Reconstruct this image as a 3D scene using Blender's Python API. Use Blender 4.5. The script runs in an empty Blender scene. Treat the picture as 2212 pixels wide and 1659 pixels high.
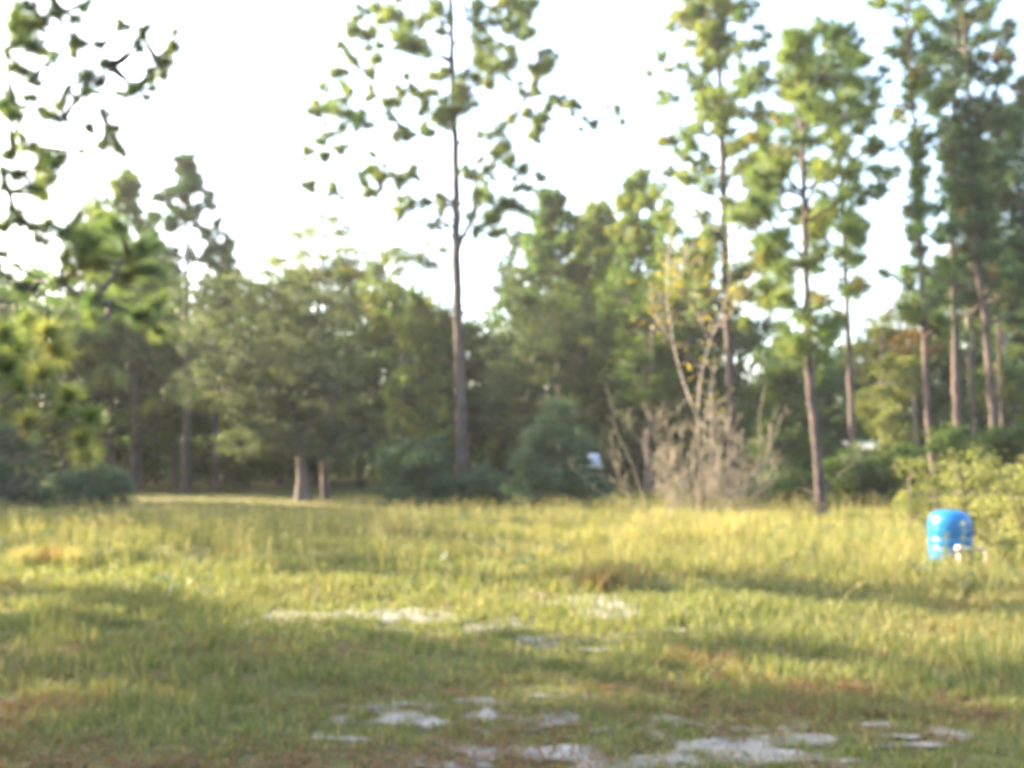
import bpy, math, random
import numpy as np
from mathutils import Vector

R = math.radians
rng = np.random.default_rng(7)
random.seed(7)
sc = bpy.context.scene
COL = sc.collection

# ------------------------------------------------------------------ camera, sky, sun, exposure
PITCH = 4.05
CAM_H = 1.6
cam_data = bpy.data.cameras.new('camera')
cam_data.sensor_width = 36.0
cam_data.lens = 34.57
cam_data.clip_start = 0.05
cam_data.clip_end = 2000
cam_data.dof.use_dof = True                      # the photograph is focused far too near
cam_data.dof.focus_distance = 1.0
cam_data.dof.aperture_fstop = 5.6
cam = bpy.data.objects.new('camera', cam_data)
cam.location = (0, 0, CAM_H)
cam.rotation_euler = (R(90 + PITCH), 0, 0)
COL.objects.link(cam)
sc.camera = cam

SUN_EL, SUN_AZ = 24.0, -68.0                     # azimuth clockwise from the view direction (+Y)
world = bpy.data.worlds.new('World')
sc.world = world
world.use_nodes = True
wn, wl = world.node_tree.nodes, world.node_tree.links
wn.clear()
sky = wn.new('ShaderNodeTexSky')
sky.sky_type = 'NISHITA'
sky.sun_disc = False
sky.sun_elevation = R(SUN_EL)
sky.sun_rotation = R(SUN_AZ)
sky.air_density = 1.0
sky.dust_density = 3.5
bg = wn.new('ShaderNodeBackground')
bg.inputs['Strength'].default_value = 0.15
wo = wn.new('ShaderNodeOutputWorld')
wl.new(sky.outputs[0], bg.inputs['Color'])
wl.new(bg.outputs[0], wo.inputs['Surface'])

sun_data = bpy.data.lights.new('sun', 'SUN')
sun_data.energy = 5.0
sun_data.angle = R(0.55)
sun_data.color = (1.0, 0.83, 0.58)
sun = bpy.data.objects.new('sun', sun_data)
sd = Vector((math.sin(R(SUN_AZ)) * math.cos(R(SUN_EL)), math.cos(R(SUN_AZ)) * math.cos(R(SUN_EL)), math.sin(R(SUN_EL))))
sun.rotation_euler = sd.to_track_quat('Z', 'Y').to_euler()
sun.location = sd * 60
COL.objects.link(sun)

sc.view_settings.view_transform = 'Standard'
sc.view_settings.look = 'None'
sc.view_settings.gamma = 1.0
sc.view_settings.use_curve_mapping = False
sc.view_settings.exposure = 3.0
sc.render.engine = 'CYCLES'
sc.cycles.max_bounces = 8
sc.cycles.diffuse_bounces = 4
sc.cycles.transmission_bounces = 6
sc.cycles.use_denoising = True
sc.cycles.denoising_prefilter = "ACCURATE"
sc.cycles.pixel_filter_type = "BLACKMAN_HARRIS"
sc.cycles.filter_width = 1.9

# ------------------------------------------------------------------ helpers
F = 2124.0
_p = R(PITCH)


def at(px, py, d):
    """a point of the site, d metres ahead, surveyed from the photograph (2212 px wide)"""
    u, v = (px - 1106) / F, (829.5 - py) / F
    dy = math.cos(_p) - v * math.sin(_p)
    dz = math.sin(_p) + v * math.cos(_p)
    return np.array([u / dy * d, d, CAM_H + dz / dy * d])


def on_ground(px, d):
    q = at(px, 980, d)
    return np.array([q[0], d, 0.0])


def hash2(ix, iy, seed):
    h = np.sin(ix * 127.1 + iy * 311.7 + seed * 74.7) * 43758.5453
    return h - np.floor(h)


def vnoise(x, y, scale, seed=0):
    x, y = np.asarray(x) / scale, np.asarray(y) / scale
    ix, iy = np.floor(x), np.floor(y)
    fx, fy = x - ix, y - iy
    fx, fy = fx * fx * (3 - 2 * fx), fy * fy * (3 - 2 * fy)
    a, b = hash2(ix, iy, seed), hash2(ix + 1, iy, seed)
    c, d = hash2(ix, iy + 1, seed), hash2(ix + 1, iy + 1, seed)
    return (a * (1 - fx) + b * fx) * (1 - fy) + (c * (1 - fx) + d * fx) * fy


def fbm(x, y, scale, seed=0):
    return 0.55 * vnoise(x, y, scale, seed) + 0.3 * vnoise(x, y, scale * .45, seed + 3) + 0.15 * vnoise(x, y, scale * .2, seed + 5)


def ground_z(x, y):
    return 0.10 * (fbm(x, y, 6.0, 11) - .5) + 0.03 * (vnoise(x, y, .7, 12) - .5)


class MB:
    """collects triangles / quads with a material slot and a tint, builds ONE mesh object"""
    def __init__(self):
        self.v, self.f3, self.f4 = [], [], []
        self.t3, self.t4, self.m3, self.m4 = [], [], [], []
        self.n = 0

    def add(self, v, f3=None, f4=None, tint=.5, mat=0):
        v = np.asarray(v, dtype=np.float32).reshape(-1, 3)
        for f, fs, ts, ms in ((f3, self.f3, self.t3, self.m3), (f4, self.f4, self.t4, self.m4)):
            if f is None or len(f) == 0:
                continue
            f = np.asarray(f, dtype=np.int32)
            fs.append(f + self.n)
            ts.append(np.broadcast_to(np.asarray(tint, dtype=np.float32), (len(f),)).copy())
            ms.append(np.full(len(f), mat, dtype=np.int32))
        self.v.append(v)
        self.n += len(v)

    def mesh(self, name, mats, smooth=False):
        me = bpy.data.meshes.new(name)
        v = np.concatenate(self.v) if self.v else np.zeros((0, 3), np.float32)
        f3 = np.concatenate(self.f3) if self.f3 else np.zeros((0, 3), np.int32)
        f4 = np.concatenate(self.f4) if self.f4 else np.zeros((0, 4), np.int32)
        t = np.concatenate(self.t3 + self.t4) if self.t3 or self.t4 else np.zeros(0, np.float32)
        m = np.concatenate(self.m3 + self.m4) if self.m3 or self.m4 else np.zeros(0, np.int32)
        me.vertices.add(len(v))
        me.vertices.foreach_set('co', v.ravel())
        nl = f3.size + f4.size
        me.loops.add(nl)
        me.loops.foreach_set('vertex_index', np.concatenate([f3.ravel(), f4.ravel()]).astype(np.int32))
        npoly = len(f3) + len(f4)
        me.polygons.add(npoly)
        starts = np.concatenate([np.arange(len(f3)) * 3, f3.size + np.arange(len(f4)) * 4]).astype(np.int32)
        me.polygons.foreach_set('loop_start', starts)
        me.polygons.foreach_set('material_index', m)
        if smooth:
            me.polygons.foreach_set('use_smooth', np.ones(npoly, dtype=bool))
        a = me.attributes.new('tint', 'FLOAT', 'FACE')
        a.data.foreach_set('value', t)
        me.update(calc_edges=True)
        for x in (mats if isinstance(mats, (list, tuple)) else [mats]):
            me.materials.append(x)
        return me

    def build(self, name, mats, parent=None, smooth=False, origin=None):
        o = bpy.data.objects.new(name, self.mesh(name, mats, smooth))
        COL.objects.link(o)
        if parent is not None:
            o.parent = parent
        return o


def empty(name, loc, label, cat, group=None, rz=0.0):
    o = bpy.data.objects.new(name, None)
    o.empty_display_size = .3
    o.location = loc
    o.rotation_euler = (0, 0, rz)
    COL.objects.link(o)
    return tag(o, label, cat, group)


def tag(o, label, cat, group=None, kind=None):
    if label:
        o['label'] = label
    if cat:
        o['category'] = cat
    if group:
        o['group'] = group
    if kind:
        o['kind'] = kind
    return o


def copy_tree(o, parent=None):
    c = o.copy()
    COL.objects.link(c)
    c.parent = parent
    for ch in o.children:
        copy_tree(ch, c)
    return c


def unit(v):
    return v / np.maximum(np.linalg.norm(v, axis=-1, keepdims=True), 1e-9)


def tube(mb, pts, rad, sides=6, tint=.5, mat=0, rough=0.0):
    pts = np.asarray(pts, float)
    rad = np.broadcast_to(np.asarray(rad, float), (len(pts),))
    tang = unit(np.gradient(pts, axis=0))
    ref = np.array([0.31, 0.95, 0.05]) if abs(tang[0][2]) > .6 else np.array([0.05, 0.1, 1.0])
    a = unit(np.cross(tang, ref))
    b = np.cross(tang, a)
    ang = np.linspace(0, 2 * np.pi, sides, endpoint=False)
    rr = rad[:, None] * (1 + rough * rng.uniform(-1, 1, (len(pts), sides)))
    v = pts[:, None] + rr[..., None] * (a[:, None] * np.cos(ang)[None, :, None] + b[:, None] * np.sin(ang)[None, :, None])
    n = len(pts)
    i = np.arange(n - 1)[:, None] * sides
    j = np.arange(sides)[None]
    k = (j + 1) % sides
    f = np.stack([i + j, i + k, i + sides + k, i + sides + j], -1).reshape(-1, 4)
    v = v.reshape(-1, 3)
    top = np.stack([np.full(sides, n * sides), (n - 1) * sides + np.arange(sides), (n - 1) * sides + (np.arange(sides) + 1) % sides], -1)
    v = np.vstack([v, pts[-1:]])
    mb.add(v, f3=top, f4=f, tint=tint, mat=mat)


def curve(p0, p1, n=5, sag=0.0, wob=0.05, rise=0.0):
    p0, p1 = np.asarray(p0, float), np.asarray(p1, float)
    t = np.linspace(0, 1, n)[:, None]
    L = np.linalg.norm(p1 - p0)
    q = p0 + (p1 - p0) * t
    q[:, 2] += -sag * L * (t[:, 0] * (1 - t[:, 0])) * 4
    w = rng.normal(0, wob * L, (n, 3)) * np.sin(np.pi * t)
    return q + w


def resample(pts, n):
    pts = np.asarray(pts, float)
    s = np.concatenate([[0], np.cumsum(np.linalg.norm(np.diff(pts, axis=0), axis=1))])
    u = np.linspace(0, s[-1], n)
    return np.stack([np.interp(u, s, pts[:, k]) for k in range(3)], -1)


def rand_dirs(n):
    return unit(rng.normal(0, 1, (n, 3)))


def needles(mb, c, axis, length, n, width, tint, mat=0, spread=1.0, shoot=.35):
    """a pine tuft: n thin tapered needles springing from the end of a twig"""
    c = np.asarray(c, float)
    d = unit(rand_dirs(n) * spread + np.asarray(axis) * .55)
    L = length * rng.uniform(.7, 1.12, n)[:, None]
    base = c - np.asarray(axis) * length * shoot * rng.uniform(0, 1, n)[:, None]
    side = unit(np.cross(d, rand_dirs(n))) * width * .5
    tip = base + d * L
    tip[:, 2] -= .10 * L[:, 0]
    v = np.stack([base + side, base - side, tip], 1).reshape(-1, 3)
    f = np.arange(3 * n).reshape(n, 3)
    mb.add(v, f3=f, tint=np.clip(tint + rng.normal(0, .06, n), 0, 1), mat=mat)


def leaves(mb, c, size, tint, mat=0, flat=.35, aspect=.55):
    """kite shaped leaves, one at every point c"""
    n = len(c)
    if n == 0:
        return
    s = size * rng.uniform(.7, 1.3, n)[:, None]
    nrm = rand_dirs(n)
    nrm[:, 2] = np.abs(nrm[:, 2]) + flat
    nrm = unit(nrm)
    a = unit(np.cross(nrm, rand_dirs(n)))
    b = np.cross(nrm, a)
    v = np.stack([c - a * s * .5, c + b * s * aspect * .5 - nrm * s * .08, c + a * s * .5, c - b * s * aspect * .5 - nrm * s * .08], 1).reshape(-1, 3)
    f = np.arange(4 * n).reshape(n, 4)
    mb.add(v, f4=f, tint=tint, mat=mat)


# ------------------------------------------------------------------ materials
def nodes_of(name):
    m = bpy.data.materials.new(name)
    m.use_nodes = True
    nt = m.node_tree
    nt.nodes.clear()
    out = nt.nodes.new('ShaderNodeOutputMaterial')
    return m, nt, out


def ramp(nt, stops):
    r = nt.nodes.new('ShaderNodeValToRGB')
    el = r.color_ramp.elements
    while len(el) < len(stops):
        el.new(.5)
    for e, (p, c) in zip(el, stops):
        e.position = p
        e.color = (*c, 1)
    return r


def leaf_mat(name, stops, transl=.4, rough=.55, spec=.25, tcol=(1.15, 1.2, .55)):
    m, nt, out = nodes_of(name)
    at_ = nt.nodes.new('ShaderNodeAttribute')
    at_.attribute_name = 'tint'
    r = ramp(nt, stops)
    nt.links.new(at_.outputs['Fac'], r.inputs[0])
    p = nt.nodes.new('ShaderNodeBsdfPrincipled')
    p.inputs['Roughness'].default_value = rough
    p.inputs['Specular IOR Level'].default_value = spec
    nt.links.new(r.outputs[0], p.inputs['Base Color'])
    t = nt.nodes.new('ShaderNodeBsdfTranslucent')
    mul = nt.nodes.new('ShaderNodeMix')
    mul.data_type = 'RGBA'
    mul.blend_type = 'MULTIPLY'
    mul.inputs[0].default_value = 1
    mul.inputs[7].default_value = (*tcol, 1)
    nt.links.new(r.outputs[0], mul.inputs[6])
    nt.links.new(mul.outputs[2], t.inputs['Color'])
    mx = nt.nodes.new('ShaderNodeMixShader')
    mx.inputs[0].default_value = transl
    nt.links.new(p.outputs[0], mx.inputs[1])
    nt.links.new(t.outputs[0], mx.inputs[2])
    nt.links.new(mx.outputs[0], out.inputs[0])
    return m


def bark_mat(name, c0, c1, c2, scale=5.0, stretch=.25, bump=.5):
    m, nt, out = nodes_of(name)
    tc = nt.nodes.new('ShaderNodeTexCoord')
    mp = nt.nodes.new('ShaderNodeMapping')
    mp.inputs['Scale'].default_value = (1, 1, stretch)
    nt.links.new(tc.outputs['Object'], mp.inputs[0])
    vo = nt.nodes.new('ShaderNodeTexVoronoi')
    vo.inputs['Scale'].default_value = scale * 2.4
    no = nt.nodes.new('ShaderNodeTexNoise')
    no.inputs['Scale'].default_value = scale
    no.inputs['Detail'].default_value = 6
    for t in (vo, no):
        nt.links.new(mp.outputs[0], t.inputs['Vector'])
    ad = nt.nodes.new('ShaderNodeMath')
    ad.operation = 'MULTIPLY_ADD'
    ad.inputs[1].default_value = .45
    nt.links.new(vo.outputs['Distance'], ad.inputs[0])
    nt.links.new(no.outputs['Fac'], ad.inputs[2])
    r = ramp(nt, [(.3, c0), (.55, c1), (.9, c2)])
    nt.links.new(ad.outputs[0], r.inputs[0])
    p = nt.nodes.new('ShaderNodeBsdfPrincipled')
    p.inputs['Roughness'].default_value = .9
    p.inputs['Specular IOR Level'].default_value = .15
    nt.links.new(r.outputs[0], p.inputs['Base Color'])
    bp = nt.nodes.new('ShaderNodeBump')
    bp.inputs['Strength'].default_value = bump
    bp.inputs['Distance'].default_value = .04
    nt.links.new(ad.outputs[0], bp.inputs['Height'])
    nt.links.new(bp.outputs[0], p.inputs['Normal'])
    nt.links.new(p.outputs[0], out.inputs[0])
    return m


def plain_mat(name, c, rough=.5, var=.15, scale=8, spec=.5):
    m, nt, out = nodes_of(name)
    tc = nt.nodes.new('ShaderNodeTexCoord')
    no = nt.nodes.new('ShaderNodeTexNoise')
    no.inputs['Scale'].default_value = scale
    no.inputs['Detail'].default_value = 5
    nt.links.new(tc.outputs['Object'], no.inputs['Vector'])
    r = ramp(nt, [(.3, tuple(x * (1 - var) for x in c)), (.7, tuple(min(1, x * (1 + var)) for x in c))])
    nt.links.new(no.outputs['Fac'], r.inputs[0])
    p = nt.nodes.new('ShaderNodeBsdfPrincipled')
    p.inputs['Roughness'].default_value = rough
    p.inputs['Specular IOR Level'].default_value = spec
    nt.links.new(r.outputs[0], p.inputs['Base Color'])
    nt.links.new(p.outputs[0], out.inputs[0])
    return m


M = {}
M['needle'] = leaf_mat('pine_needle', [(0, (.10, .07, .025)), (.12, (.035, .07, .035)), (.45, (.07, .125, .05)), (.75, (.13, .175, .055)), (1, (.20, .21, .065))], .48)
M['needle_dark'] = leaf_mat('dark_pine_needle', [(0, (.13, .075, .03)), (.12, (.022, .052, .032)), (.5, (.045, .09, .045)), (1, (.10, .14, .05))], .4)
M['needle_bright'] = leaf_mat('bright_pine_needle', [(0, (.22, .14, .06)), (.15, (.065, .11, .045)), (.5, (.11, .16, .058)), (1, (.22, .225, .085))], .5)
M['oak'] = leaf_mat('oak_leaf', [(0, (.03, .046, .024)), (.5, (.062, .086, .04)), (.85, (.12, .132, .06)), (1, (.19, .175, .075))], .42)
M['oak_grey'] = leaf_mat('grey_oak_leaf', [(0, (.042, .058, .034)), (.5, (.078, .10, .055)), (.85, (.13, .148, .085)), (1, (.20, .195, .11))], .42)
M['broad'] = leaf_mat('broad_leaf', [(0, (.03, .06, .022)), (.5, (.07, .112, .034)), (.85, (.135, .165, .045)), (1, (.23, .20, .055))], .5)
M['shrub'] = leaf_mat('shrub_leaf', [(0, (.036, .07, .046)), (.5, (.07, .118, .076)), (1, (.13, .17, .10))], .4)
M['light_shrub'] = leaf_mat('light_shrub_leaf', [(0, (.08, .10, .04)), (.5, (.15, .165, .06)), (1, (.24, .235, .09))], .48)
M['rust'] = leaf_mat('rust_leaf', [(0, (.09, .055, .025)), (.5, (.16, .10, .04)), (1, (.24, .17, .07))], .4)
M['yellow'] = leaf_mat('yellow_leaf', [(0, (.13, .13, .03)), (.5, (.22, .18, .035)), (1, (.32, .25, .05))], .5, tcol=(1.1, 1.05, .4))
M['grass'] = leaf_mat('grass_blade', [(0, (.16, .078, .042)), (.14, (.175, .11, .052)), (.24, (.155, .135, .055)), (.45, (.112, .136, .047)), (.7, (.165, .168, .053)), (.88, (.25, .22, .085)), (1, (.34, .29, .14))], .45, tcol=(1.1, 1.1, .7))
M['pine_bark'] = bark_mat('pine_bark', (.014, .012, .013), (.036, .030, .032), (.10, .075, .066), 4.5, .3)
M['oak_bark'] = bark_mat('oak_bark', (.03, .025, .022), (.08, .066, .06), (.15, .125, .11), 6, .2)
M['pale_bark'] = bark_mat('pale_bark', (.10, .08, .065), (.22, .185, .15), (.36, .31, .27), 6, .35, .2)
M['twig'] = bark_mat('dry_twig', (.07, .06, .045), (.15, .128, .095), (.235, .20, .15), 5, .3, .2)
M['twig_dark'] = bark_mat('dark_twig', (.03, .025, .02), (.07, .055, .045), (.12, .10, .08), 5, .3, .2)

# ------------------------------------------------------------------ ground
def ground_material():
    m, nt, out = nodes_of('meadow_soil')
    tc = nt.nodes.new('ShaderNodeTexCoord')
    n1 = nt.nodes.new('ShaderNodeTexNoise'); n1.inputs['Scale'].default_value = .35; n1.inputs['Detail'].default_value = 8
    n2 = nt.nodes.new('ShaderNodeTexNoise'); n2.inputs['Scale'].default_value = 14; n2.inputs['Detail'].default_value = 6
    for n in (n1, n2):
        nt.links.new(tc.outputs['Object'], n.inputs['Vector'])
    r1 = ramp(nt, [(.3, (.06, .065, .025)), (.5, (.085, .085, .032)), (.7, (.115, .09, .04))])
    nt.links.new(n1.outputs['Fac'], r1.inputs[0])
    r2 = ramp(nt, [(.3, (.6, .6, .6)), (.7, (1.3, 1.25, 1.1))])
    nt.links.new(n2.outputs['Fac'], r2.inputs[0])
    mx = nt.nodes.new('ShaderNodeMix'); mx.data_type = 'RGBA'; mx.blend_type = 'MULTIPLY'; mx.inputs[0].default_value = 1
    nt.links.new(r1.outputs[0], mx.inputs[6]); nt.links.new(r2.outputs[0], mx.inputs[7])
    p = nt.nodes.new('ShaderNodeBsdfPrincipled'); p.inputs['Roughness'].default_value = .95; p.inputs['Specular IOR Level'].default_value = .1
    nt.links.new(mx.outputs[2], p.inputs['Base Color'])
    bp = nt.nodes.new('ShaderNodeBump'); bp.inputs['Strength'].default_value = .6; bp.inputs['Distance'].default_value = .05
    nt.links.new(n2.outputs['Fac'], bp.inputs['Height']); nt.links.new(bp.outputs[0], p.inputs['Normal'])
    nt.links.new(p.outputs[0], out.inputs[0])
    return m


def grid_axis(lo, hi, fine_lo, fine_hi, step, coarse):
    a = np.arange(fine_lo, fine_hi + 1e-6, step)
    left = fine_lo - np.cumsum(np.geomspace(coarse * .3, coarse, 12))
    right = fine_hi + np.cumsum(np.geomspace(coarse * .3, coarse, 12))
    return np.concatenate([[lo], left[::-1], a, right, [hi]])


gx = grid_axis(-900, 900, -16, 16, .4, 16)
gy = grid_axis(-900, 900, 1, 34, .4, 16)
GX, GY = np.meshgrid(gx, gy)
mb = MB()
gi = np.arange(GX.size).reshape(GX.shape)
mb.add(np.stack([GX, GY, ground_z(GX, GY)], -1).reshape(-1, 3),
       f4=np.stack([gi[:-1, :-1], gi[:-1, 1:], gi[1:, 1:], gi[1:, :-1]], -1).reshape(-1, 4))
M['ground'] = ground_material()
g = mb.build('ground', M['ground'], smooth=True)
tag(g, 'meadow ground of sandy soil and dry thatch under the grass', None, kind='structure')


# bare sand: list of (px0, px1, py0, py1) outlines of the washed-out places
SAND = [
    ([(850, 1331, 150, 18), (960, 1340, 70, 9), (740, 1333, 60, 9)], 'long pale bare sand patch in the middle of the lawn'),
    ([(1308, 1315, 92, 32), (1390, 1326, 60, 9)], 'small white bare sand patch just before the brown grass tuft'),
    ([(900, 1548, 90, 14), (1040, 1540, 80, 14), (1180, 1540, 90, 22), (1420, 1540, 40, 10)], 'broken strip of whitish sand behind the biggest sand patches'),
    ([(1180, 1612, 170, 20), (1050, 1612, 80, 14), (1000, 1640, 60, 16), (1300, 1640, 90, 14), (1120, 1660, 130, 10)], 'bright bare sand patch near the bottom of the lawn'),
    ([(1560, 1600, 110, 22), (1720, 1588, 120, 15), (1640, 1625, 130, 16), (1460, 1625, 60, 10)], 'grey bare sand patch with brown moss round it'),
    ([(1900, 1588, 90, 9), (2030, 1578, 80, 8), (1960, 1605, 80, 8)], 'thin sand streak at the lower right of the lawn'),
]


def py_to_d(py):
    v = (829.5 - py) / F
    dy = math.cos(_p) - v * math.sin(_p)
    dz = math.sin(_p) + v * math.cos(_p)
    return -CAM_H / (dz / dy)


sand_blobs = []
for blobs, _l in SAND:
    for (px, py, rx, ry) in blobs:
        d = py_to_d(py)
        c = on_ground(px, d)
        sand_blobs.append((c[0], d, rx / F * d, .5 * (py_to_d(py - ry) - py_to_d(py + ry))))


def sand_field(x, y, blobs):
    f = np.zeros(np.shape(x))
    for (cx, cy, rx, ry) in blobs:
        q = ((x - cx) / rx) ** 2 + ((y - cy) / ry) ** 2
        f = np.maximum(f, 1.15 - np.sqrt(q))
    return f - .03 + 1.3 * (fbm(x, y * 1.7, .7, 31) - .5) + 1.0 * (vnoise(x, y * 1.6, .17, 33) - .5) + .5 * (vnoise(x, y, .07, 35) - .5)


m, nt, out = nodes_of('pale_sand')
tc = nt.nodes.new('ShaderNodeTexCoord')
n1 = nt.nodes.new('ShaderNodeTexNoise'); n1.inputs['Scale'].default_value = 5; n1.inputs['Detail'].default_value = 9
nt.links.new(tc.outputs['Object'], n1.inputs['Vector'])
r1 = ramp(nt, [(.3, (.10, .095, .08)), (.5, (.175, .167, .148)), (.7, (.26, .25, .23))])
nt.links.new(n1.outputs['Fac'], r1.inputs[0])
p = nt.nodes.new('ShaderNodeBsdfPrincipled'); p.inputs['Roughness'].default_value = .95; p.inputs['Specular IOR Level'].default_value = .1
ta = nt.nodes.new('ShaderNodeAttribute'); ta.attribute_name = 'tint'
tm = nt.nodes.new('ShaderNodeMix'); tm.data_type = 'RGBA'
tm.inputs[6].default_value = (.11, .092, .05, 1)
nt.links.new(ta.outputs['Fac'], tm.inputs[0])
nt.links.new(r1.outputs[0], tm.inputs[7])
nt.links.new(tm.outputs[2], p.inputs['Base Color'])
bp = nt.nodes.new('ShaderNodeBump'); bp.inputs['Strength'].default_value = .8; bp.inputs['Distance'].default_value = .03
nt.links.new(n1.outputs['Fac'], bp.inputs['Height']); nt.links.new(bp.outputs[0], p.inputs['Normal'])
nt.links.new(p.outputs[0], out.inputs[0])
M['sand'] = m

k0 = 0
for blobs, lab in SAND:
    bl = sand_blobs[k0:k0 + len(blobs)]
    k0 += len(blobs)
    x0 = min(b[0] - b[2] * 2.1 for b in bl); x1 = max(b[0] + b[2] * 2.1 for b in bl)
    y0 = min(b[1] - b[3] * 2.2 for b in bl); y1 = max(b[1] + b[3] * 2.2 for b in bl)
    st = .022
    X, Y = np.meshgrid(np.arange(x0, x1, st), np.arange(y0, y1, st))
    fld = sand_field(X, Y, bl)
    Z = ground_z(X, Y) + .006 + .010 * np.clip(fld, 0, .6) + .008 * (vnoise(X, Y, .12, 41) - .5)
    idx = np.arange(X.size).reshape(X.shape)
    T0 = .02
    keep = (fld[:-1, :-1] > T0) & (fld[1:, 1:] > T0) & (fld[1:, :-1] > T0) & (fld[:-1, 1:] > T0)
    fq = (.25 * (fld[:-1, :-1] + fld[1:, 1:] + fld[1:, :-1] + fld[:-1, 1:]))[keep]
    q = np.stack([idx[:-1, :-1], idx[:-1, 1:], idx[1:, 1:], idx[1:, :-1]], -1)[keep]
    used, inv = np.unique(q.ravel(), return_inverse=True)
    mb = MB()
    mb.add(np.stack([X, Y, Z], -1).reshape(-1, 3)[used], f4=inv.reshape(-1, 4), tint=np.clip((fq - T0) / .62 + rng.normal(0, .10, len(fq)), 0, 1))
    o = mb.build('sand_patch', M['sand'], smooth=True)
    tag(o, lab, 'sand patch', 'bare sand patches in the lawn', 'structure')


# ------------------------------------------------------------------ grass (nobody could count it)
def scatter(d0, d1, dens, spread=.62):
    """points in the strip between d0 and d1 metres ahead, as wide as can be seen plus a margin"""
    area = spread * (d1 * d1 - d0 * d0) + 4 * (d1 - d0)
    n = int(area * dens)
    d = np.sqrt(rng.uniform(d0 * d0, d1 * d1, n))
    x = rng.uniform(-1, 1, n) * (spread * d + 2)
    return x, d


def blades(mb, x, y, h, w, tint, lean=.35, bent=True):
    n = len(x)
    z = ground_z(x, y)
    a = rng.uniform(0, 2 * np.pi, n)
    side = np.stack([np.cos(a), np.sin(a), np.zeros(n)], -1) * (w * .5)[:, None]
    la = rng.uniform(0, 2 * np.pi, n)
    ln = np.abs(rng.normal(0, lean, n)) * h
    off = np.stack([np.cos(la) * ln, np.sin(la) * ln, np.zeros(n)], -1)
    base = np.stack([x, y, z - .01], -1)
    tip = base + off + np.stack([np.zeros(n), np.zeros(n), h], -1)
    if bent:
        mid = base + off * .3 + np.stack([np.zeros(n), np.zeros(n), h * .58], -1)
        v = np.stack([base - side, base + side, mid + side * .75, mid - side * .75, tip], 1).reshape(-1, 3)
        i = np.arange(n)[:, None] * 5
        mb.add(v, f4=np.hstack([i, i + 1, i + 2, i + 3]), f3=np.hstack([i + 3, i + 2, i + 4]), tint=tint)
    else:
        v = np.stack([base - side, base + side, tip], 1).reshape(-1, 3)
        mb.add(v, f3=np.arange(3 * n).reshape(n, 3), tint=tint)


def tuft_points(x, y, per, r):
    n = len(x)
    X = np.repeat(x, per) + rng.normal(0, r, n * per)
    Y = np.repeat(y, per) + rng.normal(0, r, n * per)
    return X, Y


def brown_field(x, y):
    """dead moss and reddish weeds: mostly in front, round the sand"""
    near = np.clip((8.3 - y) / 2.0, 0, 1)
    f = fbm(x, y * 1.6, 1.6, 51)
    return np.clip((f - .66 + .17 * near) * 4, 0, 1)


# short lawn grass in front
mb = MB()
for (d0, d1, dn, per, hh, ww) in ((3.6, 7, 170, 9, .075, .008), (7, 11, 105, 9, .115, .011), (11, 15, 60, 8, .16, .014)):
    x, y = scatter(d0, d1, dn)
    x, y = tuft_points(x, y, per, .045)
    br = brown_field(x, y)
    sd_ = sand_field(x, y, sand_blobs)
    keep = (rng.uniform(0, 1, len(x)) > np.clip((sd_ - .15) * 1.3, 0, .62)) & (rng.uniform(0, 1, len(x)) > br * .45)
    x, y, br = x[keep], y[keep], br[keep]
    fl = fbm(x, y, 1.1, 61)
    h = hh * (0.45 + 1.2 * fl) * rng.uniform(.55, 1.35, len(x)) * (1 - .35 * br)
    t = .37 + .5 * (fbm(x, y, 2.2, 71) - .38) + rng.normal(0, .07, len(x))
    dry = rng.uniform(0, 1, len(x)) < .12
    t = np.where(dry, rng.uniform(.8, 1, len(x)), t)
    t = np.where(rng.uniform(0, 1, len(x)) < br * .85, rng.uniform(.0, .2, len(x)), np.clip(t, .25, .98))
    blades(mb, x, y, h, ww * rng.uniform(.7, 1.3, len(x)), t, .45)
tag(mb.build('grass', M['grass']), 'short green lawn grass with brown patches in front', None, kind='stuff')

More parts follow.
